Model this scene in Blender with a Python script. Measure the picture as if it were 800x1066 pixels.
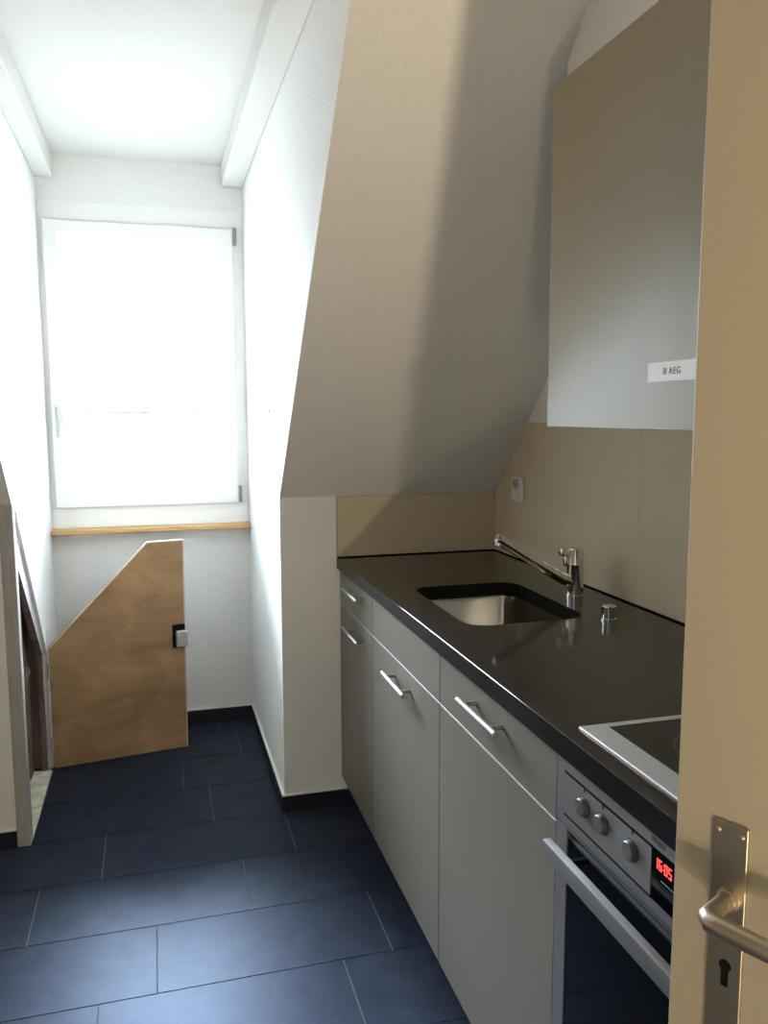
import bpy, bmesh, math, random
from mathutils import Vector, Matrix
from mathutils.geometry import tessellate_polygon

S = bpy.context.scene
COL = S.collection
for o in list(bpy.data.objects):
    bpy.data.objects.remove(o)

# ------------------------------------------------------------------ camera
F_PX, YAW, PITCH, ROLL, CAM_H = 849.4, 0.272, 0.1183, -0.0028, 1.3908
cd = bpy.data.cameras.new('camera')
cam = bpy.data.objects.new('camera', cd)
COL.objects.link(cam)
cd.sensor_fit = 'VERTICAL'
cd.sensor_height = 36.0
cd.sensor_width = 27.0
cd.lens = F_PX / 1066 * 36.0
cd.clip_start = 0.02
_f = Vector((math.sin(YAW) * math.cos(PITCH), math.cos(YAW) * math.cos(PITCH), -math.sin(PITCH)))
_r = Vector((math.cos(YAW), -math.sin(YAW), 0))
_u = _r.cross(_f)
_c, _s = math.cos(ROLL), math.sin(ROLL)
r2, u2 = _r * _c + _u * _s, _u * _c - _r * _s
cam.matrix_world = Matrix(((r2.x, u2.x, -_f.x, 0), (r2.y, u2.y, -_f.y, 0), (r2.z, u2.z, -_f.z, CAM_H), (0, 0, 0, 1)))
S.camera = cam

# ------------------------------------------------------------------ world, lights, exposure
W = bpy.data.worlds.new('sky')
S.world = W
W.use_nodes = True
nt = W.node_tree
nt.nodes.clear()
tc = nt.nodes.new('ShaderNodeTexCoord')
sp = nt.nodes.new('ShaderNodeSeparateXYZ')
rp = nt.nodes.new('ShaderNodeValToRGB')
bg = nt.nodes.new('ShaderNodeBackground')
ow = nt.nodes.new('ShaderNodeOutputWorld')
nt.links.new(tc.outputs['Generated'], sp.inputs[0])
nt.links.new(sp.outputs['Z'], rp.inputs[0])
nt.links.new(rp.outputs[0], bg.inputs[0])
nt.links.new(bg.outputs[0], ow.inputs[0])
rp.color_ramp.elements[0].position = 0.0
rp.color_ramp.elements[0].color = (0.050, 0.053, 0.056, 1)
rp.color_ramp.elements[1].position = 0.12
rp.color_ramp.elements[1].color = (0.17, 0.20, 0.23, 1)
e3 = rp.color_ramp.elements.new(0.85)
e3.color = (0.78, 0.89, 1.0, 1)
bg.inputs[1].default_value = 40.0

def area(name, loc, target, sx, sy, power, color):
    l = bpy.data.lights.new(name, 'AREA')
    l.shape = 'RECTANGLE'; l.size = sx; l.size_y = sy
    l.energy = power; l.color = color
    o = bpy.data.objects.new(name, l)
    COL.objects.link(o)
    o.location = loc
    o.rotation_euler = (Vector(target) - Vector(loc)).to_track_quat('-Z', 'Y').to_euler()
    return o
# daylight enters through the dormer window (sampling portal in the opening)
pt = area('window_daylight_portal', (-0.035, 3.80, 1.58), (-0.035, 0, 1.58), 0.80, 1.3, 1.0, (1, 1, 1))
pt.data.cycles.is_portal = True
# area lamps behind the camera, standing in for warm daylight off the unseen hall floor
area('hall_bounce_light', (0.13, -1.25, 0.42), (0.13, -1.245, 2.4), 0.07, 0.26, 13.5, (1.0, 0.80, 0.54))
area('hall_soft_glow', (-0.30, -1.20, 0.03), (-0.30, -1.195, 2.0), 0.26, 0.50, 4.0, (1.0, 0.80, 0.50))
# added warm fill lamp left of the frame, standing in for unseen room daylight
area('room_fill', (-2.7, 1.85, 1.0), (0.5, 1.75, 1.1), 0.9, 0.9, 1.25, (1.0, 0.78, 0.52))

S.view_settings.view_transform = 'Standard'
S.view_settings.look = 'None'
S.view_settings.gamma = 1.0
S.view_settings.use_curve_mapping = False
S.view_settings.exposure = 2.6

# ------------------------------------------------------------------ materials
def mat(name, color, rough=0.6, metal=0.0, spec=0.5, bump=0.0, bscale=200.0, noise=0.0, nscale=60.0,
        stretch=(1, 1, 1), detail=4.0, coat=0.0, aniso=0.0, emit=None):
    m = bpy.data.materials.new(name)
    m.use_nodes = True
    n, l = m.node_tree.nodes, m.node_tree.links
    b = n['Principled BSDF']
    b.inputs['Base Color'].default_value = (*color, 1)
    b.inputs['Roughness'].default_value = rough
    b.inputs['Metallic'].default_value = metal
    b.inputs['Specular IOR Level'].default_value = spec
    b.inputs['Coat Weight'].default_value = coat
    if aniso:
        b.inputs['Anisotropic'].default_value = aniso
    if emit:
        b.inputs['Emission Color'].default_value = (*emit[:3], 1)
        b.inputs['Emission Strength'].default_value = emit[3]
    if bump or noise:
        t = n.new('ShaderNodeTexCoord')
        mp = n.new('ShaderNodeMapping')
        mp.inputs['Scale'].default_value = stretch
        l.new(t.outputs['Object'], mp.inputs[0])
    if noise:
        nz = n.new('ShaderNodeTexNoise')
        nz.inputs['Scale'].default_value = nscale
        nz.inputs['Detail'].default_value = detail
        l.new(mp.outputs[0], nz.inputs['Vector'])
        r = n.new('ShaderNodeValToRGB')
        r.color_ramp.elements[0].position = 0.3
        r.color_ramp.elements[1].position = 0.7
        r.color_ramp.elements[0].color = (*[c * (1 - noise) for c in color], 1)
        r.color_ramp.elements[1].color = (*[min(1, c * (1 + noise)) for c in color], 1)
        l.new(nz.outputs[0], r.inputs[0])
        l.new(r.outputs[0], b.inputs['Base Color'])
    if bump:
        nb = n.new('ShaderNodeTexNoise')
        nb.inputs['Scale'].default_value = bscale
        nb.inputs['Detail'].default_value = 3
        l.new(mp.outputs[0], nb.inputs['Vector'])
        bm_ = n.new('ShaderNodeBump')
        bm_.inputs['Strength'].default_value = bump
        bm_.inputs['Distance'].default_value = 0.002
        l.new(nb.outputs[0], bm_.inputs['Height'])
        l.new(bm_.outputs[0], b.inputs['Normal'])
    return m

M = {}
M['plaster'] = mat('white_plaster', (0.84, 0.835, 0.82), 0.9, spec=0.2, bump=1.0, bscale=210, noise=0.035, nscale=140)
M['ceiling'] = mat('white_paint', (0.74, 0.73, 0.70), 0.9, spec=0.2)
M['pvc'] = mat('white_window_frame', (0.86, 0.86, 0.85), 0.35)
M['tile'] = mat('slate_tile', (0.020, 0.025, 0.040), 0.40, spec=0.15, bump=0.15, bscale=90, noise=0.25, nscale=14, detail=8)
M['base_tile'] = mat('dark_baseboard_tile', (0.010, 0.013, 0.021), 0.5, spec=0.35)
M['grout'] = mat('grey_grout', (0.13, 0.13, 0.135), 0.9, spec=0.1)
M['caulk'] = mat('white_caulk', (0.78, 0.77, 0.74), 0.7)
M['front'] = mat('beige_laminate', (0.165, 0.150, 0.127), 0.48, spec=0.3, noise=0.07, nscale=300, detail=2)
M['hoodfront'] = mat('beige_hood_laminate', (0.285, 0.232, 0.152), 0.40, spec=0.55, noise=0.07, nscale=300, detail=2)
M['edge'] = mat('light_edge_band', (0.42, 0.40, 0.37), 0.45, spec=0.5)
M['carcass'] = mat('grey_carcass', (0.25, 0.24, 0.22), 0.6)
M['plinth'] = mat('dark_plinth', (0.02, 0.02, 0.022), 0.6)
M['splash'] = mat('beige_splashback_laminate', (0.60, 0.52, 0.38), 0.5, spec=0.3, noise=0.06, nscale=220, detail=2)
M['door'] = mat('beige_door_paint', (0.285, 0.250, 0.190), 0.55, spec=0.3, bump=0.08, bscale=300, noise=0.03, nscale=250)
M['steel'] = mat('brushed_steel', (0.32, 0.315, 0.305), 0.6, metal=1.0, noise=0.06, nscale=40, stretch=(1, 1, 12))
M['rim'] = mat('satin_rim', (0.62, 0.61, 0.58), 0.5, metal=0.6, noise=0.05, nscale=200)
M['ovensteel'] = mat('oven_steel', (0.36, 0.355, 0.36), 0.5, metal=1.0, noise=0.04, nscale=300)
M['knob'] = mat('grey_knob', (0.15, 0.15, 0.155), 0.5, metal=0.7)
M['sinksteel'] = mat('sink_steel', (0.44, 0.39, 0.33), 0.22, metal=1.0, noise=0.06, nscale=30, stretch=(1, 1, 0.1))
M['chrome'] = mat('chrome', (0.80, 0.79, 0.77), 0.07, metal=1.0)
M['nickel'] = mat('satin_nickel', (0.46, 0.40, 0.31), 0.40, metal=1.0)
M['blackglass'] = mat('black_glass', (0.003, 0.003, 0.004), 0.08, spec=0.14)
M['hob'] = mat('hob_glass', (0.012, 0.012, 0.011), 0.12, spec=0.35)
M['ring'] = mat('hob_marking', (0.05, 0.05, 0.047), 0.3)
M['dark'] = mat('dark_gap', (0.004, 0.004, 0.004), 0.8, spec=0.1)
M['ink'] = mat('dark_print', (0.10, 0.10, 0.105), 0.6)
M['greyink'] = mat('grey_print', (0.42, 0.42, 0.42), 0.6)
M['label'] = mat('white_sticker', (0.90, 0.89, 0.87), 0.5)
M['led'] = mat('red_led', (0.2, 0.0, 0.0), 0.5, emit=(1.0, 0.06, 0.05, 0.40))
M['plastic'] = mat('white_plastic', (0.70, 0.69, 0.66), 0.4)
M['lightgrey'] = mat('pale_grey_hardware', (0.50, 0.50, 0.50), 0.4)
M['greyplastic'] = mat('grey_hardware', (0.30, 0.30, 0.30), 0.45)
M['greypaint'] = mat('grey_painted_timber', (0.40, 0.38, 0.36), 0.6, noise=0.12, nscale=25, stretch=(3, 3, 0.4))
M['whitetimber'] = mat('white_painted_timber', (0.70, 0.69, 0.67), 0.6, noise=0.05, nscale=30)
M['redwood'] = mat('reddish_timber', (0.17, 0.105, 0.085), 0.7, noise=0.35, nscale=16, stretch=(4, 4, 0.5))
M['attic'] = mat('attic_boards', (0.24, 0.20, 0.18), 0.9, noise=0.3, nscale=9, stretch=(5, 5, 0.5))
M['threshold'] = mat('pale_worn_board', (0.72, 0.68, 0.55), 0.8, noise=0.25, nscale=30)
M['bar'] = mat('dark_grey_metal', (0.05, 0.05, 0.055), 0.5)
M['metalbox'] = mat('galvanised_steel', (0.55, 0.55, 0.53), 0.45, metal=0.85, noise=0.15, nscale=60)

def wood_mat(name, c1, c2, scale, stretch, rough, dist=2.0):
    m = bpy.data.materials.new(name)
    m.use_nodes = True
    n, l = m.node_tree.nodes, m.node_tree.links
    b = n['Principled BSDF']
    b.inputs['Roughness'].default_value = rough
    b.inputs['Specular IOR Level'].default_value = 0.3
    t = n.new('ShaderNodeTexCoord'); mp = n.new('ShaderNodeMapping')
    mp.inputs['Scale'].default_value = stretch
    l.new(t.outputs['Object'], mp.inputs[0])
    a = n.new('ShaderNodeTexNoise')
    a.inputs['Scale'].default_value = scale; a.inputs['Detail'].default_value = 7
    a.inputs['Distortion'].default_value = dist; a.inputs['Roughness'].default_value = 0.6
    l.new(mp.outputs[0], a.inputs['Vector'])
    r = n.new('ShaderNodeValToRGB')
    r.color_ramp.elements[0].position = 0.30; r.color_ramp.elements[1].position = 0.72
    r.color_ramp.elements[0].color = (*c1, 1); r.color_ramp.elements[1].color = (*c2, 1)
    l.new(a.outputs[0], r.inputs[0]); l.new(r.outputs[0], b.inputs['Base Color'])
    return m
M['ply'] = wood_mat('worn_plywood', (0.25, 0.138, 0.066), (0.47, 0.285, 0.145), 5.0, (0.9, 1, 1.5), 0.5, 0.6)
M['plyedge'] = mat('pale_plywood_edge', (0.62, 0.55, 0.44), 0.7)
M['sillwood'] = wood_mat('light_pine', (0.52, 0.30, 0.12), (0.68, 0.45, 0.22), 6, (0.4, 6, 6), 0.5)

def granite():
    m = bpy.data.materials.new('black_granite')
    m.use_nodes = True
    n, l = m.node_tree.nodes, m.node_tree.links
    b = n['Principled BSDF']
    b.inputs['Roughness'].default_value = 0.09
    b.inputs['Specular IOR Level'].default_value = 0.45
    t = n.new('ShaderNodeTexCoord')
    a = n.new('ShaderNodeTexNoise'); a.inputs['Scale'].default_value = 420; a.inputs['Detail'].default_value = 2
    l.new(t.outputs['Object'], a.inputs['Vector'])
    r = n.new('ShaderNodeValToRGB')
    r.color_ramp.elements[0].position = 0.45; r.color_ramp.elements[1].position = 0.78
    r.color_ramp.elements[0].color = (0.011, 0.0085, 0.0075, 1); r.color_ramp.elements[1].color = (0.055, 0.042, 0.034, 1)
    l.new(a.outputs[0], r.inputs[0]); l.new(r.outputs[0], b.inputs['Base Color'])
    return m
M['granite'] = granite()
M['granite_edge'] = mat('shaded_granite_edge', (0.006, 0.0065, 0.008), 0.35, spec=0.25, noise=0.3, nscale=300)  # worktop sides: granite darkened, their shade and dim reflection put into the colour

def glass():
    m = bpy.data.materials.new('window_glass')
    m.use_nodes = True
    n, l = m.node_tree.nodes, m.node_tree.links
    n.remove(n['Principled BSDF'])
    tr = n.new('ShaderNodeBsdfTransparent'); gl = n.new('ShaderNodeBsdfGlossy')
    gl.inputs['Roughness'].default_value = 0.02
    tr.inputs[0].default_value = (0.96, 0.98, 0.97, 1)
    fr = n.new('ShaderNodeFresnel'); fr.inputs[0].default_value = 1.5
    mx = n.new('ShaderNodeMixShader')
    l.new(fr.outputs[0], mx.inputs[0]); l.new(tr.outputs[0], mx.inputs[1]); l.new(gl.outputs[0], mx.inputs[2])
    l.new(mx.outputs[0], n['Material Output'].inputs[0])
    return m
M['glass'] = glass()

# ------------------------------------------------------------------ mesh helpers
def obj(name, bm, mats, parent=None, smooth=False, loc=None):
    me = bpy.data.meshes.new(name)
    bmesh.ops.recalc_face_normals(bm, faces=bm.faces[:])
    bm.to_mesh(me); bm.free()
    if not isinstance(mats, (list, tuple)): mats = [mats]
    for m in mats: me.materials.append(m)
    if smooth:
        for p in me.polygons: p.use_smooth = True
        try: me.set_sharp_from_angle(angle=math.radians(35))
        except Exception: pass
    o = bpy.data.objects.new(name, me)
    COL.objects.link(o)
    if loc is not None: o.location = loc
    if parent: o.parent = parent
    return o

def box(bm, lo, hi, bev=0.0, mi=0, seg=1):
    g = bmesh.new()
    bmesh.ops.create_cube(g, size=1)
    for v in g.verts:
        v.co = Vector([(lo[i] + hi[i]) / 2 + v.co[i] * (hi[i] - lo[i]) for i in range(3)])
    if bev:
        bmesh.ops.bevel(g, geom=g.edges[:], offset=bev, segments=seg, affect='EDGES', profile=0.7)
    for f in g.faces: f.material_index = mi
    merge(bm, g)

def merge(bm, g, mtx=None):
    if mtx is not None: bmesh.ops.transform(g, matrix=mtx, verts=g.verts[:])
    vm = {}
    for v in g.verts: vm[v] = bm.verts.new(v.co)
    for f in g.faces:
        try:
            nf = bm.faces.new([vm[v] for v in f.verts]); nf.material_index = f.material_index; nf.smooth = f.smooth
        except ValueError: pass
    g.free()

AX = {'x': lambda a, b, t: (t, a, b), 'y': lambda a, b, t: (a, t, b), 'z': lambda a, b, t: (a, b, t)}
def prism(bm, outer, holes, axis, lo, hi, mi=0, side_mi=None, bev_top=0.0):
    """outline (2D) with holes, extruded along an axis"""
    if side_mi is None: side_mi = mi
    g = bmesh.new()
    loops = [outer] + list(holes)
    polys = [[Vector((p[0], p[1], 0)) for p in lp] for lp in loops]
    tris = tessellate_polygon(polys)
    flat = [p for lp in loops for p in lp]
    k = AX[axis]
    A = [g.verts.new(k(p[0], p[1], lo)) for p in flat]
    B = [g.verts.new(k(p[0], p[1], hi)) for p in flat]
    for t in tris:
        for V in (A, B):
            try:
                f = g.faces.new([V[i] for i in t]); f.material_index = mi
            except ValueError: pass
    s = 0
    for lp in loops:
        n = len(lp)
        for i in range(n):
            j = (i + 1) % n
            f = g.faces.new([A[s + i], A[s + j], B[s + j], B[s + i]]); f.material_index = side_mi
        s += n
    bmesh.ops.recalc_face_normals(g, faces=g.faces[:])
    merge(bm, g)

def rrect(x0, x1, y0, y1, r, n=6):
    P = []
    for cx, cy, a0 in ((x1 - r, y1 - r, 0), (x0 + r, y1 - r, 90), (x0 + r, y0 + r, 180), (x1 - r, y0 + r, 270)):
        for i in range(n + 1):
            a = math.radians(a0 + 90 * i / n)
            P.append((cx + r * math.cos(a), cy + r * math.sin(a)))
    return P

def loft(bm, rings, cap0=True, cap1=True, mi=0):
    R = [[bm.verts.new(p) for p in ring] for ring in rings]
    n = len(R[0])
    for a, b in zip(R, R[1:]):
        for i in range(n):
            j = (i + 1) % n
            f = bm.faces.new([a[i], a[j], b[j], b[i]]); f.material_index = mi
    if cap0: bm.faces.new(R[0][::-1]).material_index = mi
    if cap1: bm.faces.new(R[-1]).material_index = mi

def circ(c, u, v, r, n=24):
    c, u, v = Vector(c), Vector(u), Vector(v)
    return [c + u * (r * math.cos(2 * math.pi * i / n)) + v * (r * math.sin(2 * math.pi * i / n)) for i in range(n)]

def tube(bm, pts, rad, n=20, mi=0, flat=1.0, up=(0, 0, 1)):
    """swept round or oval tube through pts, rad a number or list"""
    pts = [Vector(p) for p in pts]
    if not isinstance(rad, (list, tuple)): rad = [rad] * len(pts)
    rings = []
    for i, p in enumerate(pts):
        d = (pts[min(i + 1, len(pts) - 1)] - pts[max(i - 1, 0)]).normalized()
        up_ = Vector(up)
        if abs(d.dot(up_)) > 0.95: up_ = Vector((1, 0, 0))
        u = d.cross(up_).normalized(); v = u.cross(d).normalized()
        rings.append([p + u * (rad[i] * flat * math.cos(2 * math.pi * k / n)) + v * (rad[i] * math.sin(2 * math.pi * k / n)) for k in range(n)])
    loft(bm, rings, mi=mi)

def lathe(bm, prof, c, axis=(0, 0, 1), n=32, mi=0):
    """prof: (radius, height) pairs along the axis from c"""
    ax = Vector(axis).normalized()
    u = ax.orthogonal().normalized(); v = ax.cross(u)
    rings = [circ(Vector(c) + ax * h, u, v, max(r, 1e-5), n) for r, h in prof]
    loft(bm, rings, mi=mi)

def text(bm, body, size, mtx, depth=0.0006, mi=0, spacing=1.0):
    cu = bpy.data.curves.new('lettering', 'FONT')
    cu.body = body; cu.size = size; cu.extrude = depth / 2; cu.align_x = 'LEFT'; cu.space_character = spacing
    o = bpy.data.objects.new('lettering', cu)
    COL.objects.link(o)
    dg = bpy.context.evaluated_depsgraph_get()
    me = bpy.data.meshes.new_from_object(o.evaluated_get(dg))
    g = bmesh.new(); g.from_mesh(me)
    for f in g.faces: f.material_index = mi
    merge(bm, g, mtx)
    bpy.data.objects.remove(o); bpy.data.curves.remove(cu); bpy.data.meshes.remove(me)

def face_x(y, z, x):
    """text frame on a surface facing -X: reading direction -Y, up +Z"""
    return Matrix(((0, 0, -1, x), (-1, 0, 0, y), (0, 1, 0, z), (0, 0, 0, 1)))

def struct(name, bm, mats, label=None, parent=None, smooth=False):
    o = obj(name, bm, mats, parent, smooth)
    if not parent: o['kind'] = 'structure'
    if label: o['label'] = label
    return o
def tag(o, label, cat, group=None):
    o['label'] = label; o['category'] = cat
    if group: o['group'] = group
    return o
def thing(name, label, cat, loc, group=None):
    o = bpy.data.objects.new(name, None); COL.objects.link(o)
    o.empty_display_size = 0.05
    return tag_at(o, label, cat, loc, group)
def tag_at(o, label, cat, loc, group):
    o.location = loc
    return tag(o, label, cat, group)
def sub(name, bm, m, parent, root, smooth=False):
    """mesh given in world coordinates, parented (root gives world location of the parent chain)"""
    for v in bm.verts: v.co -= Vector(root)
    return obj(name, bm, m, parent, smooth)

# ------------------------------------------------------------------ measurements of the room (metres)
XC, XL, XR = 0.3965, -0.4365, 1.1875         # dormer right cheek, left cheek, right wall
YK, YW, ZK = 2.737, 3.688, 1.114             # knee wall, window wall, knee wall height
CZ = 2.449                                   # ceiling
XFAR, YB, YH = -2.8, -0.13, -2.6             # left wall, doorway wall, end of the hall
def slope_y(z): return YK - (z - ZK)
def slope_z(y): return ZK + YK - y
YS = slope_y(CZ)
XBULK = 0.892

# ------------------------------------------------------------------ floor
bm = bmesh.new()
box(bm, (XFAR, YH, -0.05), (XR, YW, -0.0015), mi=1)
random.seed(4)
rows = {0: 0.419, 1: -0.042, 2: -0.375, 3: -0.203, 4: 0.150, 5: 0.059, 6: 0.30}
PY, PX, G = 0.2768, 0.595, 0.0035
for k in range(-17, 8):
    y0 = 1.6305 + PY * k; y1 = y0 + PY
    if y0 >= YW: break
    off = rows.get(k, random.uniform(-0.3, 0.3))
    i0 = math.floor((XFAR - off) / PX)
    x = off + i0 * PX
    while x < XR:
        a, b = max(x + G / 2, XFAR), min(x + PX - G / 2, XR)
        c, d = max(y0 + G / 2, YH), min(y1 - G / 2, YW)
        if b - a > 0.01 and d - c > 0.005:
            box(bm, (a, c, -0.01), (b, d, 0), mi=0)
        x += PX
M['tile'].node_tree.nodes['Principled BSDF'].inputs['Specular Tint'].default_value = (0.16, 0.38, 0.95, 1)
struct('floor', bm, [M['tile'], M['grout']])

# ------------------------------------------------------------------ walls, slope and ceiling
bm = bmesh.new(); box(bm, (XFAR - 0.1, YH - 0.1, CZ), (XR + 0.1, YW + 0.3, CZ + 0.1)); struct('ceiling', bm, M['ceiling'])
bm = bmesh.new(); box(bm, (XR, YH, 0), (XR + 0.1, YW + 0.3, CZ)); struct('wall_right', bm, M['plaster'])
bm = bmesh.new(); box(bm, (XFAR - 0.1, YH, 0), (XFAR, YW + 0.3, CZ)); struct('wall_left', bm, M['plaster'])
bm = bmesh.new(); box(bm, (XFAR, YH - 0.1, 0), (XR, YH, CZ)); struct('wall_hall', bm, M['plaster'])
# partition with the doorway the photograph is taken through
bm = bmesh.new()
prism(bm, [(XFAR, 0), (XFAR, CZ), (XR, CZ), (XR, 0), (0.80, 0), (0.80, 2.02), (-0.06, 2.02), (-0.06, 0)], [], 'y', YB - 0.10, YB)
struct('wall_back', bm, M['plaster'])
# knee walls
bm = bmesh.new(); box(bm, (XC + 0.02, YK, 0), (XR, YK + 0.1, ZK)); struct('wall_knee_right', bm, M['plaster'])
bm = bmesh.new(); box(bm, (XFAR, YK, 0), (-0.478, YK + 0.06, ZK)); struct('wall_knee_left', bm, M['plaster'])
# dormer cheeks (with their triangles above the slope)
cheek = [(YW, 0), (YW, CZ), (YS, CZ), (YK, ZK), (YK, 0)]
bm = bmesh.new(); prism(bm, cheek, [], 'x', XC, XC + 0.02); struct('wall_dormer_right', bm, M['plaster'])
TOP = 0.49
fr_out = [(2.7371, 0.0001), (2.7371, 1.1135), (2.781, 1.1135), (3.345, 0.462), (3.345, 0.0001)]
fr_in = [(2.775, 0.0), (2.775, 0.884), (2.872, 0.884), (3.295, 0.478), (3.295, 0.0)]
bm = bmesh.new()
prism(bm, [(YW, 0), (YW, CZ), (YS, CZ), (YK, ZK), (2.781, 1.1135), (3.345, 0.462), (3.345, 0)], [], 'x', XL - 0.02, XL)
struct('wall_dormer_left', bm, M['plaster'])
# sloping roof soffits either side of the dormer
def slope(x0, x1, name):
    b = bmesh.new()
    prism(b, [(YK, ZK), (YS, CZ), (YS + 0.14, CZ), (YK + 0.1, ZK + 0.04), (YK + 0.1, ZK)], [], 'x', x0, x1)
    struct(name, b, M['plaster'])
slope(XC + 0.02, XR, 'wall_slope_right')
slope(XFAR, XL - 0.02, 'wall_slope_left')
# boxed-in chase above the range hood
bm = bmesh.new()
prism(bm, [(0.2, 2.037), (0.2, CZ), (YS, CZ), (1.70, slope_z(1.70)), (1.70, 2.037)], [], 'x', XBULK, XR)
struct('wall_chase', bm, M['plaster'])
# window wall
WX0, WX1, WZ0, WZ1 = XL + 0.006, XC - 0.006, 0.915, 2.262
bm = bmesh.new()
prism(bm, [(XL - 0.02, 0), (XL - 0.02, CZ), (XC + 0.02, CZ), (XC + 0.02, 0)], [[(WX0, WZ0), (WX1, WZ0), (WX1, WZ1), (WX0, WZ1)]], 'y', YW, YW + 0.20)
struct('wall_window', bm, M['plaster'])
bm = bmesh.new()
box(bm, (XFAR, YW, 0), (XL - 0.02, YW + 0.2, CZ)); box(bm, (XC + 0.02, YW, 0), (XR, YW + 0.2, CZ))
struct('wall_gable', bm, M['plaster'])
# boxed beams along both dormer cheeks under the ceiling
bm = bmesh.new(); box(bm, (0.307, YS - 0.02, 2.362), (XC, YW, CZ), bev=0.004); struct('trim_1', bm, M['ceiling'], 'white boxed beam along the right dormer cheek under the ceiling')
bm = bmesh.new(); box(bm, (XL, YS - 0.02, 2.352), (-0.368, YW, CZ), bev=0.004); struct('trim_2', bm, M['ceiling'], 'white boxed beam along the left dormer cheek under the ceiling')

# baseboards: dark tile strips with a pale joint on top
def baseboard(name, lo, hi, d):
    b = bmesh.new()
    box(b, (lo[0], lo[1], 0), (hi[0], hi[1], 0.058), bev=0.001, mi=0)
    box(b, (lo[0] + d[0], lo[1] + d[1], 0.058), (hi[0] + d[2], hi[1] + d[3], 0.0625), mi=1)
    struct(name, b, [M['base_tile'], M['caulk']])
baseboard('baseboard_window', (XL, YW - 0.010), (XC, YW), (0, 0, 0, 0))
baseboard('baseboard_dormer_right', (XC - 0.010, YK - 0.010), (XC, YW - 0.010), (0, 0, 0, 0))
baseboard('baseboard_knee_right', (XC, YK - 0.010), (XR, YK), (0, 0, 0, 0))
baseboard('baseboard_knee_left', (XFAR, YK - 0.010), (-0.478, YK), (0, 0, 0, 0))

# ------------------------------------------------------------------ window_1
W0 = (-0.035, YW, 0.92)
win = bpy.data.objects.new('window_1', None); COL.objects.link(win); win.location = W0; win.empty_display_size = 0.05
win['kind'] = 'structure'; win['label'] = 'white tilt and turn window filling the end of the dormer'
SX0, SX1, SZ0, SZ1 = -0.4176, 0.352, 1.000, 2.190
GX0, GX1, GZ0, GZ1 = -0.352, 0.290, 1.063, 2.130
bm = bmesh.new()
prism(bm, [(WX0, WZ0), (WX1, WZ0), (WX1, WZ1), (WX0, WZ1)], [[(SX0 + 0.02, SZ0 + 0.02), (SX1 - 0.02, SZ0 + 0.02), (SX1 - 0.02, SZ1 - 0.02), (SX0 + 0.02, SZ1 - 0.02)]], 'y', YW - 0.002, YW + 0.07)
sub('window_frame', bm, M['pvc'], win, W0)
bm = bmesh.new()
ring = lambda a: [(SX0 + a, SZ0 + a), (SX1 - a, SZ0 + a), (SX1 - a, SZ1 - a), (SX0 + a, SZ1 - a)]
gr = lambda a: [(GX0 + a, GZ0 + a), (GX1 - a, GZ0 + a), (GX1 - a, GZ1 - a), (GX0 + a, GZ1 - a)]
V3 = lambda P, y: [(p[0], y, p[1]) for p in P]
loft(bm, [V3(ring(0), YW + 0.05), V3(ring(0), YW - 0.012), V3(ring(0.006), YW - 0.018), V3(gr(-0.012), YW - 0.018), V3(gr(0), YW - 0.004), V3(gr(0), YW + 0.05)], False, False)
R0 = [v for v in bm.verts]
sash = sub('sash', bm, M['pvc'], win, W0)
bm = bmesh.new(); box(bm, (GX0, YW + 0.014, GZ0), (GX1, YW + 0.018, GZ1))
sub('pane', bm, M['glass'], win, W0)
# handle
bm = bmesh.new()
box(bm, (-0.398, YW - 0.026, 1.372), (-0.374, YW - 0.018, 1.442), bev=0.003)
tube(bm, [(-0.386, YW - 0.024, 1.420), (-0.386, YW - 0.052, 1.420)], 0.008, 14)
h = sub('handle', bm, M['plastic'], win, W0, True)
bm = bmesh.new()
tube(bm, [(-0.386, YW - 0.052, 1.428), (-0.386, YW - 0.054, 1.40), (-0.386, YW - 0.052, 1.35), (-0.386, YW - 0.050, 1.302)], [0.010, 0.0095, 0.0085, 0.0075], 14, flat=0.9)
sub('grip', bm, M['lightgrey'], h, (0, 0, 0), True).location = (0, 0, 0)
bpy.data.objects['grip'].data.transform(Matrix.Translation(-Vector(W0)))
for z in (2.155, 1.043):
    bm = bmesh.new()
    lathe(bm, [(0.004, -0.038), (0.0065, -0.036), (0.0065, 0.036), (0.004, 0.038)], (0.357, YW - 0.020, z), n=16)
    box(bm, (0.357, YW - 0.016, z - 0.034), (0.366, YW - 0.002, z + 0.034), bev=0.002)
    sub('hinge', bm, M['greyplastic'], win, W0, True)['label'] = 'grey hinge'
bm = bmesh.new(); box(bm, (XL + 0.001, 3.612, 0.894), (XC - 0.001, YW - 0.001, 0.914), bev=0.003)
sub('window_sill', bm, M['sillwood'], win, W0)['label'] = 'narrow pine window sill'
# safety bar in the outer reveal
bm = bmesh.new(); tube(bm, [(WX0, YW + 0.12, 1.405), (WX1, YW + 0.12, 1.405)], 0.007, 12)
tag(obj('safety_bar', bm, M['bar'], smooth=True), 'thin pale horizontal safety bar outside the window pane', 'bar')

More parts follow.
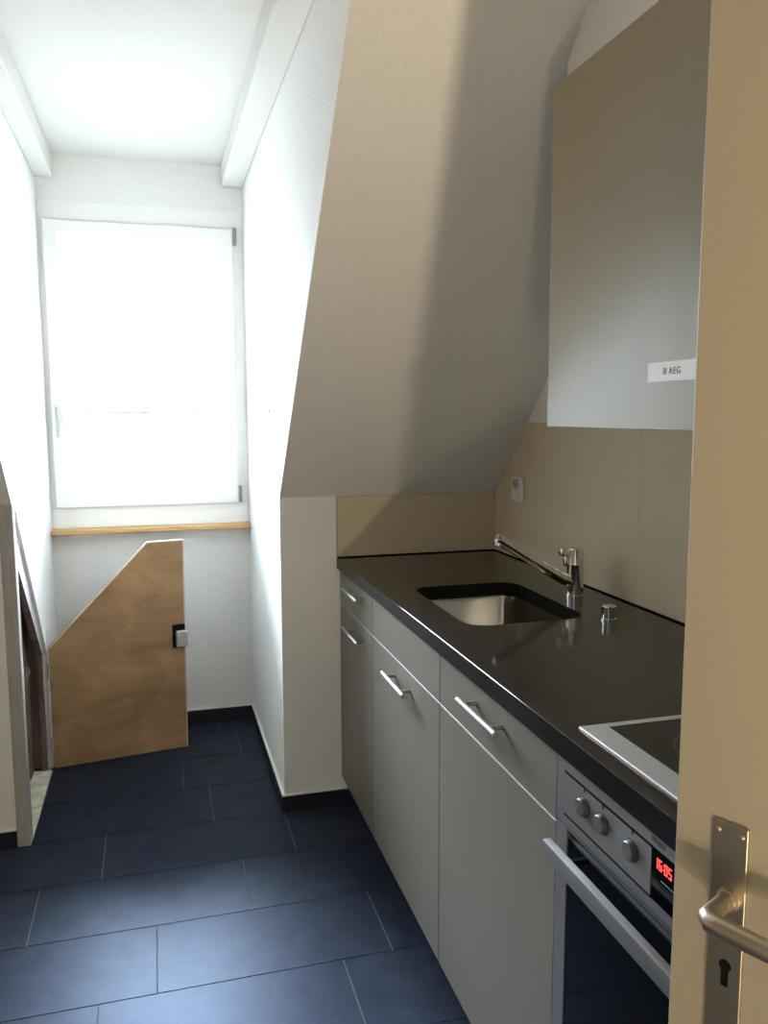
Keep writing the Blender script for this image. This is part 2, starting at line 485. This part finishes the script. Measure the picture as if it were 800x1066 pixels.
# ------------------------------------------------------------------ crawl space in the left cheek
bm = bmesh.new()
M['frame_edge'] = M['redwood']
prism(bm, [(2.7375, 0), (2.7375, 1.1125), (2.781, 1.1125), (3.344, 0.462), (3.344, 0), (3.295, 0), (3.295, 0.478), (2.872, 0.884), (2.775, 0.884), (2.775, 0)], [], 'x', XL - 0.034, XL - 0.012, mi=0, side_mi=2)
box(bm, (-0.477, 2.7305, 0.0), (XL + 0.001, 2.774, 1.118), bev=0.002, mi=1)
struct('trim_3', bm, [M['whitetimber'], M['greypaint'], M['redwood']], 'painted timber frame around the low slanted cupboard opening')
bm = bmesh.new()
box(bm, (-0.95, 2.775, 0.0), (XL + 0.001, 3.30, 0.012))
struct('trim_4', bm, M['threshold'], 'pale worn threshold board inside the low cupboard opening')
bm = bmesh.new()
for i in range(5): box(bm, (-0.955 + i * 0.098, 3.36, 0.0), (-0.861 + i * 0.098, 3.38, 1.10))
for i in range(5): box(bm, (-0.975, 2.80 + i * 0.116, 0.0), (-0.955, 2.912 + i * 0.116, 1.10))
struct('wall_crawlspace', bm, M['attic'])
bm = bmesh.new()
box(bm, (-0.60, 3.22, 0.012), (-0.50, 3.30, 0.75), bev=0.003)
box(bm, (-0.56, 3.07, 0.43), (-0.482, 3.221, 0.455), bev=0.003)
tag(obj('timber_batten', bm, M['redwood']), 'reddish timber batten with ledge inside the low cupboard opening', 'timber')

# the open hatch door
HA = math.radians(10)
HL = (-0.424, 3.285, 0.018)
hd = thing('cupboard_door', 'open brown plywood cupboard door with slanted top edge under the window', 'cupboard door', HL)
hd.rotation_euler = (0, 0, HA)
out = [(0, 0.005), (0, 0.487), (0.382, 0.872), (0.526, 0.872), (0.518, 0.0)]
bm = bmesh.new()
prism(bm, out, [], 'y', 0, 0.020, mi=0, side_mi=0)
obj('panel', bm, M['ply'], hd)
bm = bmesh.new()     # pale edging strip along top and slanted edges
for (a, b) in ((1, 2), (2, 3), (3, 4)):
    p, q = Vector(out[a]), Vector(out[b]); d = (q - p).normalized(); nn = Vector((-d.y, d.x))
    pr_ = [p, q, q + nn * 0.0012, p + nn * 0.0012]
    prism(bm, [((v - nn * 0.0035).x, (v - nn * 0.0035).y) if k_ < 2 else (v.x, v.y) for k_, v in enumerate(pr_)], [], 'y', -0.0012, 0.004)
obj('edge_strip', bm, M['plyedge'], hd)['label'] = 'pale edge strip'
bm = bmesh.new()
box(bm, (0.470, -0.006, 0.428), (0.521, 0.0, 0.525), bev=0.002)
lk = obj('latch', bm, M['dark'], hd); lk['label'] = 'dark latch plate'
bm = bmesh.new(); box(bm, (0.482, -0.022, 0.433), (0.527, -0.004, 0.500), bev=0.003)
obj('latch_box', bm, M['metalbox'], lk)['label'] = 'grey steel latch box'
for z in (0.10, 0.40):
    bm = bmesh.new(); tube(bm, [(-0.004, -0.004, z - 0.03), (-0.004, -0.004, z + 0.03)], 0.005, 12)
    obj('hinge', bm, M['metalbox'], hd, True)

# ------------------------------------------------------------------ kitchen base cabinets
XF = 0.6023; FT = 0.018
ZB, ZT, ZD = 0.1056, 0.860, 0.7405
def front(bm, y0, y1, z0, z1):
    g, h = 0.0022, 0.0014
    box(bm, (XF, y0 + g, z0 + h), (XF + FT, y1 - g, z1 - h - 0.0012), bev=0.0005, mi=0)
    box(bm, (XF, y0 + g, z1 - h - 0.0011), (XF + FT, y1 - g, z1 - h), bev=0.0003, mi=1)
def bar_handle(parent, root, yc, zc, half=0.098):
    b = bmesh.new()
    x = XF - 0.028
    lathe(b, [(0.0045, 0), (0.006, 0.0012), (0.006, 2 * half - 0.0012), (0.0045, 2 * half)], (x, yc - half, zc), axis=(0, 1, 0), n=18)
    for s in (-1, 1):
        tube(b, [(x + 0.002, yc + s * (half - 0.032), zc), (XF, yc + s * (half - 0.032), zc)], 0.0048, 14)
    return sub('handle', b, M['steel'], parent, root, True)
def local(parent_chain_loc):
    return parent_chain_loc
def cabinet(label, y0, y1, drawer_handle, door_handle, drawer_name='drawer', group='base cabinets under the counter'):
    root = ((XF + 0.30), (y0 + y1) / 2, 0)
    t = thing('base_cabinet', label, 'kitchen cabinet', root, group)
    b = bmesh.new(); box(b, (XF + FT + 0.001, y0 + 0.0015, ZB), (XR - 0.03, y1 - 0.0015, 0.660), mi=0)
    box(b, (XF + FT + 0.001, y0 + 0.0015, 0.660), (XF + FT + 0.03, y1 - 0.0015, 0.858), mi=0)
    for ya in (y0 + 0.0015, y1 - 0.0175): box(b, (XF + FT + 0.03, ya, 0.660), (XR - 0.03, ya + 0.016, 0.858), mi=0)
    sub('carcass', b, M['carcass'], t, root)
    b = bmesh.new(); box(b, (XF + 0.06, y0, 0), (XF + 0.075, y1, ZB)); sub('plinth', b, M['plinth'], t, root)
    b = bmesh.new(); front(b, y0, y1, ZD, ZT); d = sub(drawer_name, b, [M['front'], M['edge']], t, root)
    if drawer_handle is not None: bar_handle(d, root, *drawer_handle)
    b = bmesh.new(); front(b, y0, y1, ZB, ZD); d = sub('door', b, [M['front'], M['edge']], t, root)
    if door_handle is not None: bar_handle(d, root, *door_handle)
    return t
J0, J1, J2, J3 = 2.293, 1.692, 1.1285, 0.578
cabinet('beige base cabinet at the far wall end with two bar handles', J0, YK - 0.004, (2.468, 0.825), (2.468, 0.693))
cabinet('beige sink base cabinet with one bar handle on its door', J1, J0, None, (1.985, 0.692), 'drawer_front')
cabinet('beige wide base cabinet beside the oven with a handle on its drawer', J2, J1, (1.410, 0.815), None)

# ------------------------------------------------------------------ worktop with sink cut-out
CT0, CT1 = 0.862, 0.900
XCF = 0.5920; YEND = 0.50
so = rrect(0.690, 1.005, 1.735, 2.187, 0.055, 8)
bm = bmesh.new()
co = [(XCF, YEND), (XR - 0.0005, YEND), (XR - 0.0005, YK - 0.0005), (XCF, YK - 0.0005)]
prism(bm, co, [so], 'z', CT0, CT1 - 0.0005, side_mi=1)
ch = [(XCF + 0.0005, YEND + 0.0005), (XR - 0.0005, YEND + 0.0005), (XR - 0.0005, YK - 0.0005), (XCF + 0.0005, YK - 0.0005)]
prism(bm, ch, [so], 'z', CT1 - 0.0005, CT1)
v = [bm.verts.new(p) for p in ((XCF, YEND, CT1 - 0.0005), (XCF, YK - 0.0005, CT1 - 0.0005), (XCF + 0.0005, YK - 0.0005, CT1), (XCF + 0.0005, YEND + 0.0005, CT1))]
bm.faces.new(v)
wt = tag(obj('worktop', bm, [M['granite'], M['granite_edge']]), 'black polished stone worktop running along the right wall', 'worktop')
bm = bmesh.new()
box(bm, (XR - 0.0095, YEND, CT1), (XR - 0.0062, YK - 0.0062, CT1 + 0.004), bev=0.001)
box(bm, (XCF + 0.002, YK - 0.0095, CT1), (XR - 0.0095, YK - 0.0070, CT1 + 0.004), bev=0.001)
obj('sealant_joint', bm, M['dark'], wt)['label'] = 'dark sealant joint'

# sink
SR = (0.85, 1.96, 0.70)
sk = thing('sink', 'undermounted rectangular stainless steel sink set in the black worktop', 'sink', SR)
bm = bmesh.new()
def rr3(a, z, r): return [(p[0], p[1], z) for p in rrect(0.690 + a, 1.005 - a, 1.735 + a, 2.187 - a, r, 8)]
loft(bm, [rr3(-0.022, 0.8585, 0.06), rr3(-0.002, 0.8585, 0.055), rr3(-0.001, 0.850, 0.055), rr3(0.004, 0.745, 0.055), rr3(0.010, 0.724, 0.05), rr3(0.022, 0.712, 0.045), rr3(0.045, 0.707, 0.03)], False, True)
bas = sub('basin', bm, M['sinksteel'], sk, SR, True)
md = bas.modifiers.new('thickness', 'SOLIDIFY'); md.thickness = 0.0012; md.offset = -1
bm = bmesh.new()
lathe(bm, [(0.044, 0.0), (0.044, 0.003), (0.036, 0.0045), (0.030, 0.002), (0.012, 0.003), (0.0, 0.0045)], (0.86, 1.86, 0.7075), n=28)
sub('drain', bm, M['chrome'], sk, SR, True)

# faucet
FR = (1.083, 1.957, CT1)
fc = thing('faucet', 'chrome single lever kitchen faucet beside the sink', 'faucet', FR)
bm = bmesh.new()
lathe(bm, [(0.0245, 0), (0.0245, 0.006), (0.0225, 0.007), (0.0225, 0.085), (0.0232, 0.088), (0.0232, 0.092), (0.0225, 0.094), (0.0215, 0.128), (0.018, 0.133), (0.0, 0.134)], FR, n=32)
sub('body', bm, M['chrome'], fc, FR, True)
bm = bmesh.new()
tube(bm, [(1.075, 1.957, 0.940), (1.045, 1.957, 0.952), (0.96, 1.958, 1.003), (0.872, 1.959, 1.058), (0.860, 1.959, 1.066), (0.853, 1.959, 1.068)], [0.0155, 0.0155, 0.0145, 0.0140, 0.0150, 0.013], 20)
lathe(bm, [(0.011, 0), (0.0125, 0.002), (0.0125, 0.020), (0.009, 0.022)], (0.8605, 1.959, 1.048), n=20)
spt = sub('spout', bm, M['chrome'], fc, FR, True)
bm = bmesh.new()
box(bm, (1.040, 1.947, 1.012), (1.085, 1.967, 1.022), bev=0.004, seg=2)
box(bm, (1.036, 1.946, 1.014), (1.052, 1.968, 1.036), bev=0.005, seg=2)
box(bm, (1.050, 1.950, 0.985), (1.066, 1.966, 1.014), bev=0.004, seg=2)
sub('lever', bm, M['chrome'], fc, FR, True)
# pop-up knob
bm = bmesh.new()
lathe(bm, [(0.0185, 0), (0.0185, 0.004), (0.016, 0.005), (0.016, 0.012), (0.0175, 0.013), (0.0175, 0.033), (0.0155, 0.0355), (0, 0.036)], (1.036, 1.703, CT1), n=28)
tag(obj('drain_knob', bm, M['chrome'], smooth=True), 'short round chrome drain knob on the worktop beside the faucet', 'knob')

# ------------------------------------------------------------------ splashbacks, socket
bm = bmesh.new()
T = 0.006
prism(bm, [(1.814, CT1 + 0.0005), (1.814, 1.366), (2.480, 1.366), (YK - T - 0.001, 1.119), (YK - T - 0.001, CT1 + 0.0005)], [], 'x', XR - T, XR - 0.0002)
prism(bm, [(YEND, CT1 + 0.0005), (YEND, 1.366), (1.8125, 1.366), (1.8125, CT1 + 0.0005)], [], 'x', XR - T, XR - 0.0002)
tag(obj('splashback', bm, M['splash']), 'long beige splashback panel on the right wall behind the faucet', 'splashback')
bm = bmesh.new()
box(bm, (XCF + 0.004, YK - T, CT1 + 0.0005), (XR - T - 0.0005, YK - 0.0002, ZK - 0.004), mi=0)
box(bm, (XCF - 0.001, YK - T - 0.0008, CT1 + 0.0005), (XCF + 0.004, YK - 0.0002, ZK - 0.001), mi=1)
box(bm, (XCF + 0.004, YK - T - 0.0008, ZK - 0.004), (XR - T - 0.0005, YK - 0.0002, ZK - 0.001), mi=1)
tag(obj('splashback', bm, [M['splash'], M['edge']]), 'short beige splashback panel at the far end of the worktop under the slope', 'splashback')
SK = (XR - T, 2.530, 1.140)
soc = thing('wall_socket', 'small white wall socket on the beige splashback near the slope', 'socket', SK)
bm = bmesh.new(); box(bm, (XR - T - 0.009, 2.488, 1.098), (XR - T - 0.0003, 2.572, 1.182), bev=0.002); sub('plate', bm, M['plastic'], soc, SK)
bm = bmesh.new(); box(bm, (XR - T - 0.0105, 2.518, 1.142), (XR - T - 0.0085, 2.560, 1.174), bev=0.0007)
s1 = sub('outlet', bm, M['greyink'], soc, SK)
bm = bmesh.new()
for y, z in ((2.530, 1.158), (2.548, 1.158), (2.539, 1.151)): tube(bm, [(XR - T - 0.0112, y, z), (XR - T - 0.0100, y, z)], 0.0024, 10)
sub('pin_hole', bm, M['dark'], s1, SK)
bm = bmesh.new(); box(bm, (XR - T - 0.0105, 2.496, 1.106), (XR - T - 0.0085, 2.512, 1.174), bev=0.0007)
sub('rocker', bm, M['plastic'], soc, SK)

# ------------------------------------------------------------------ range hood cabinet
HX, HY, HZB, HZT = 0.7827, 1.5464, 1.3658, 2.034
HR = (0.98, 1.0, HZB)
hood = thing('range_hood', 'tall beige range hood cabinet mounted above the cooktop', 'range hood', HR)
bm = bmesh.new()
box(bm, (HX + 0.019, 0.62, HZB + 0.002), (XR - 0.0005, HY - 0.001, HZT - 0.001), mi=0)
sub('body', bm, M['hoodfront'], hood, HR)
bm = bmesh.new()
box(bm, (HX, 0.62, HZB), (HX + 0.018, HY, HZT), bev=0.0010, mi=1)
box(bm, (HX - 0.0002, 0.6212, HZB + 0.0022), (HX + 0.004, HY - 0.0040, HZT - 0.0010), mi=0)
fp = sub('front_panel', bm, [M['hoodfront'], M['edge']], hood, HR)
bm = bmesh.new()
box(bm, (HX + 0.08, 0.68, HZB - 0.008), (XR - 0.09, 1.16, HZB + 0.004), bev=0.002)
sub('filter_unit', bm, M['greyplastic'], hood, HR)
bm = bmesh.new()
box(bm, (HX - 0.0016, 0.985, 1.4425), (HX - 0.0003, 1.188, 1.4735), mi=0)
for y in (1.1455, 1.1405): box(bm, (HX - 0.0021, y - 0.0030, 1.4535), (HX - 0.0014, y, 1.4640), mi=2)
text(bm, 'AEG', 0.0150, face_x(1.1310, 1.4535, HX - 0.0018), mi=1, spacing=1.15)
sub('sticker', bm, [M['label'], M['ink'], M['greyink']], fp, HR)['label'] = 'white maker sticker'

# ------------------------------------------------------------------ oven
OY0, OY1 = J3, J2 - 0.002
ORT = (0.90, 0.85, 0.0)
ov = thing('oven', 'built-in stainless steel oven with black glass door under the cooktop', 'oven', ORT)
bm = bmesh.new(); box(bm, (XF + 0.022, OY0 + 0.002, 0.112), (XR - 0.04, OY1 - 0.002, 0.852)); sub('housing', bm, M['carcass'], ov, ORT)
bm = bmesh.new(); box(bm, (XF + 0.06, OY0, 0), (XF + 0.075, OY1, ZB)); sub('plinth', bm, M['plinth'], ov, ORT)
bm = bmesh.new()     # control fascia: frame strips around a recessed field
FZ0, FZ1 = 0.750, 0.8575
prism(bm, [(OY0, FZ0), (OY1, FZ0), (OY1, FZ1), (OY0, FZ1)], [[(OY0 + 0.024, 0.7645), (OY1 - 0.024, 0.7645), (OY1 - 0.024, 0.8375), (OY0 + 0.024, 0.8375)]], 'x', XF - 0.001, XF + 0.018)
box(bm, (XF + 0.010, OY0 + 0.02, 0.757), (XF + 0.022, OY1 - 0.02, 0.840), mi=1)
fas = sub('control_fascia', bm, [M['ovensteel'], M['dark']], ov, ORT)
bm = bmesh.new()
box(bm, (XF - 0.0010, 0.869, 0.7675), (XF + 0.011, OY1 - 0.0245, 0.8335))
for za, zb_ in ((0.8335, 0.8378), (0.7642, 0.7672)): box(bm, (XF - 0.0012, 0.869, za), (XF + 0.011, OY1 - 0.0245, zb_), mi=1)
for y in (1.041, 0.988, 0.913): box(bm, (XF - 0.0019, y - 0.0007, 0.8285), (XF - 0.0012, y + 0.0007, 0.8345), mi=1)
kp = sub('knob_panel', bm, [M['ovensteel'], M['dark']], fas, ORT)
for y in (1.041, 0.988, 0.913):
    bm = bmesh.new()
    lathe(bm, [(0.0162, 0), (0.0162, 0.0006), (0.0138, 0.0007), (0.0140, 0.0010), (0.0134, 0.0070), (0.0120, 0.0084), (0.0, 0.0090)], (XF - 0.0015, y, 0.8055), axis=(-1, 0, 0), n=30)
    sub('knob', bm, M['knob'], fas, ORT, True)
bm = bmesh.new()
box(bm, (XF - 0.0012, OY0 + 0.025, 0.7652), (XF + 0.011, 0.8675, 0.8368), bev=0.0005, mi=0)
for y in (0.846, 0.79, 0.73, 0.67): box(bm, (XF - 0.0016, y - 0.028, 0.8000), (XF - 0.0010, y + 0.0, 0.8006), mi=1)
dsp = sub('display', bm, [M['blackglass'], M['greyink']], fas, ORT)
SEG = {'1': 'bc', '6': 'afgedc', '0': 'abcdef', '5': 'afgcd'}
bm = bmesh.new()
def digit(ch, y, z, w, hgt):
    t = 0.0016; x0, x1 = XF - 0.0018, XF - 0.0010
    m_ = z + hgt / 2
    seg = {'a': ((y - w, z + hgt - t), (y, z + hgt)), 'g': ((y - w, m_ - t / 2), (y, m_ + t / 2)), 'd': ((y - w, z), (y, z + t)),
           'f': ((y - t, m_), (y, z + hgt)), 'e': ((y - t, z), (y, m_)), 'b': ((y - w, m_), (y - w + t, z + hgt)), 'c': ((y - w, z), (y - w + t, m_))}
    for s in SEG[ch]:
        (a, b_), (c, d) = seg[s]
        box(bm, (x0, a, b_), (x1, c, d))
yy = 0.8600
for ch in '16:05':
    if ch == ':':
        for z in (0.8165, 0.8225): box(bm, (XF - 0.0018, yy - 0.0014, z), (XF - 0.0010, yy, z + 0.0016))
        yy -= 0.0030
    else:
        digit(ch, yy, 0.8125, 0.0062, 0.0145); yy -= 0.0088
sub('clock_digits', bm, M['led'], dsp, ORT)['label'] = 'glowing red clock digits'
bm = bmesh.new()
for y in (0.869, 0.864): box(bm, (XF - 0.0016, y - 0.003, 0.8440), (XF - 0.0009, y, 0.8515))
text(bm, 'AEG', 0.0110, face_x(0.8600, 0.8440, XF - 0.0013))
sub('maker_mark', bm, M['ink'], fas, ORT)
bm = bmesh.new()     # door: steel frame, glass, top trim line
DZ1, DZ0 = 0.7455, 0.112
prism(bm, [(OY0, DZ0), (OY1, DZ0), (OY1, DZ1), (OY0, DZ1)], [[(OY0 + 0.035, DZ0 + 0.03), (OY1 - 0.035, DZ0 + 0.03), (OY1 - 0.035, DZ1 + 0.0 - 0.0005), (OY0 + 0.035, DZ1 - 0.0005)]], 'x', XF - 0.001, XF + 0.020)
dr = sub('oven_door', bm, M['ovensteel'], ov, ORT)
bm = bmesh.new()
box(bm, (XF + 0.001, OY0 + 0.034, DZ0 + 0.028), (XF + 0.016, OY1 - 0.034, 0.728), mi=0)
sub('door_glass', bm, M['blackglass'], dr, ORT)
bm = bmesh.new()
box(bm, (XF + 0.004, OY0 + 0.035, 0.7285), (XF + 0.016, OY1 - 0.035, 0.7325))
sub('door_trim', bm, M['ovensteel'], dr, ORT)
bm = bmesh.new()
box(bm, (0.549, OY0 + 0.030, 0.7190), (0.563, 1.073, 0.7465), bev=0.0035, seg=2)
oh = sub('handle', bm, M['ovensteel'], dr, ORT, True)
for y in (1.030, 0.65):
    bm = bmesh.new()
    box(bm, (0.5632, y - 0.005, 0.7215), (XF, y + 0.005, 0.731), bev=0.002)
    hm = obj('handle_mount', bm, M['dark'], oh); hm['label'] = 'black handle mount'
    hm.data.transform(Matrix.Translation(-Vector(ORT)))

# cooktop
CR = (0.88, 0.84, CT1)
ck = thing('cooktop', 'black glass cooktop with a steel rim set on the worktop', 'cooktop', CR)
CX0, CX1, CY0, CY1 = 0.6265, 1.130, 0.575, 1.107
ins = [(CX0 + 0.044, CY0 + 0.014), (CX1 - 0.014, CY0 + 0.014), (CX1 - 0.014, CY1 - 0.014), (CX0 + 0.044, CY1 - 0.014)]
bm = bmesh.new()
def rect(a, z): return [(CX0 + a, CY0 + a, z), (CX1 - a, CY0 + a, z), (CX1 - a, CY1 - a, z), (CX0 + a, CY1 - a, z)]
loft(bm, [rect(0, CT1 + 0.0002), rect(0, CT1 + 0.0031), rect(0.0005, CT1 + 0.0036), [(p[0], p[1], CT1 + 0.0036) for p in ins], [(p[0], p[1], CT1 + 0.0020) for p in ins]], False, False)
sub('rim', bm, M['rim'], ck, CR)
bm = bmesh.new(); box(bm, (ins[0][0] - 0.001, ins[0][1] - 0.001, CT1 + 0.0006), (ins[2][0] + 0.001, ins[2][1] + 0.001, CT1 + 0.0032))
gl = sub('glass_plate', bm, M['hob'], ck, CR)
for x, y, r in ((0.79, 0.965, 0.075), (0.79, 0.715, 0.09), (1.01, 0.965, 0.09), (1.01, 0.715, 0.075)):
    bm = bmesh.new()
    a = circ((x, y, CT1 + 0.0034), (1, 0, 0), (0, 1, 0), r, 64); b = circ((x, y, CT1 + 0.0034), (1, 0, 0), (0, 1, 0), r - 0.0018, 64)
    a0 = [p - Vector((0, 0, 0.0006)) for p in a]; b0 = [p - Vector((0, 0, 0.0006)) for p in b]
    loft(bm, [a0, a, b, b0], False, False)
    sub('cooking_zone', bm, M['ring'], gl, CR)

# small grey fixing on the right dormer cheek
bm = bmesh.new()
lathe(bm, [(0.006, 0), (0.006, 0.003), (0.003, 0.006), (0, 0.0065)], (XC, 2.936, 1.406), axis=(-1, 0, 0), n=14)
tag(obj('wall_screw', bm, M['greyplastic'], smooth=True), 'tiny grey screw head in the white right dormer wall', 'screw')

# ------------------------------------------------------------------ room door in the right foreground
DA = math.radians(25)
DL = Vector((0.4735, 0.5665, 0))           # foot of the spindle on the door face
dvec = Vector((-math.sin(DA), math.cos(DA), 0)); nvec = Vector((-math.cos(DA), -math.sin(DA), 0))
dm = Matrix(((dvec.x, nvec.x, 0, DL.x), (dvec.y, nvec.y, 0, DL.y), (0, 0, 1, 0), (0, 0, 0, 1)))   # local: x along door to free edge, y out of the face
door = bpy.data.objects.new('door_1', None); COL.objects.link(door); door.empty_display_size = 0.05
door.matrix_world = dm
door['kind'] = 'structure'; door['label'] = 'beige room door standing open in the right foreground'
bm = bmesh.new()
box(bm, (-0.76, -0.016, 0.006), (0.054, 0.0, 2.01), bev=0.0015)
box(bm, (-0.745, -0.040, 0.006), (0.041, -0.0155, 1.995), bev=0.001)
obj('leaf', bm, M['door'], door)
bm = bmesh.new()
box(bm, (-0.0145, 0.0002, 0.830), (0.0165, 0.0035, 1.037), bev=0.0006, mi=0)
# keyhole
prism(bm, [(0.0 + 0.0055 * math.cos(a), 0.9055 + 0.0055 * math.sin(a)) for a in [math.radians(-50 + 280 * i / 14) for i in range(15)]] + [(-0.0032, 0.886), (0.0032, 0.886)], [], 'y', 0.0033, 0.0040, mi=1)
pl = obj('handle_plate', bm, [M['nickel'], M['dark']], door)
pl['label'] = 'brushed metal handle plate'
for x, z in ((-0.0095, 1.029), (0.0115, 1.029), (-0.0095, 0.839), (0.0115, 0.839)):
    bm = bmesh.new(); lathe(bm, [(0.0022, 0), (0.0022, 0.0008), (0.001, 0.0016), (0, 0.0018)], (x, 0.0035, z), axis=(0, 1, 0), n=14)
    obj('screw', bm, M['nickel'], pl, True)
bm = bmesh.new()
lathe(bm, [(0.0105, 0), (0.0105, 0.004), (0.0085, 0.0045), (0.0080, 0.012)], (0.0, 0.0035, 0.968), axis=(0, 1, 0), n=24)
tube(bm, [(0.0, 0.010, 0.968), (0.0, 0.034, 0.968), (-0.001, 0.041, 0.968), (-0.006, 0.046, 0.968), (-0.016, 0.047, 0.968), (-0.06, 0.046, 0.967), (-0.112, 0.045, 0.966), (-0.116, 0.045, 0.966)],
     [0.0078, 0.0080, 0.0086, 0.0092, 0.0092, 0.0088, 0.0085, 0.006], 20, flat=0.95)
obj('lever', bm, M['nickel'], door, True)
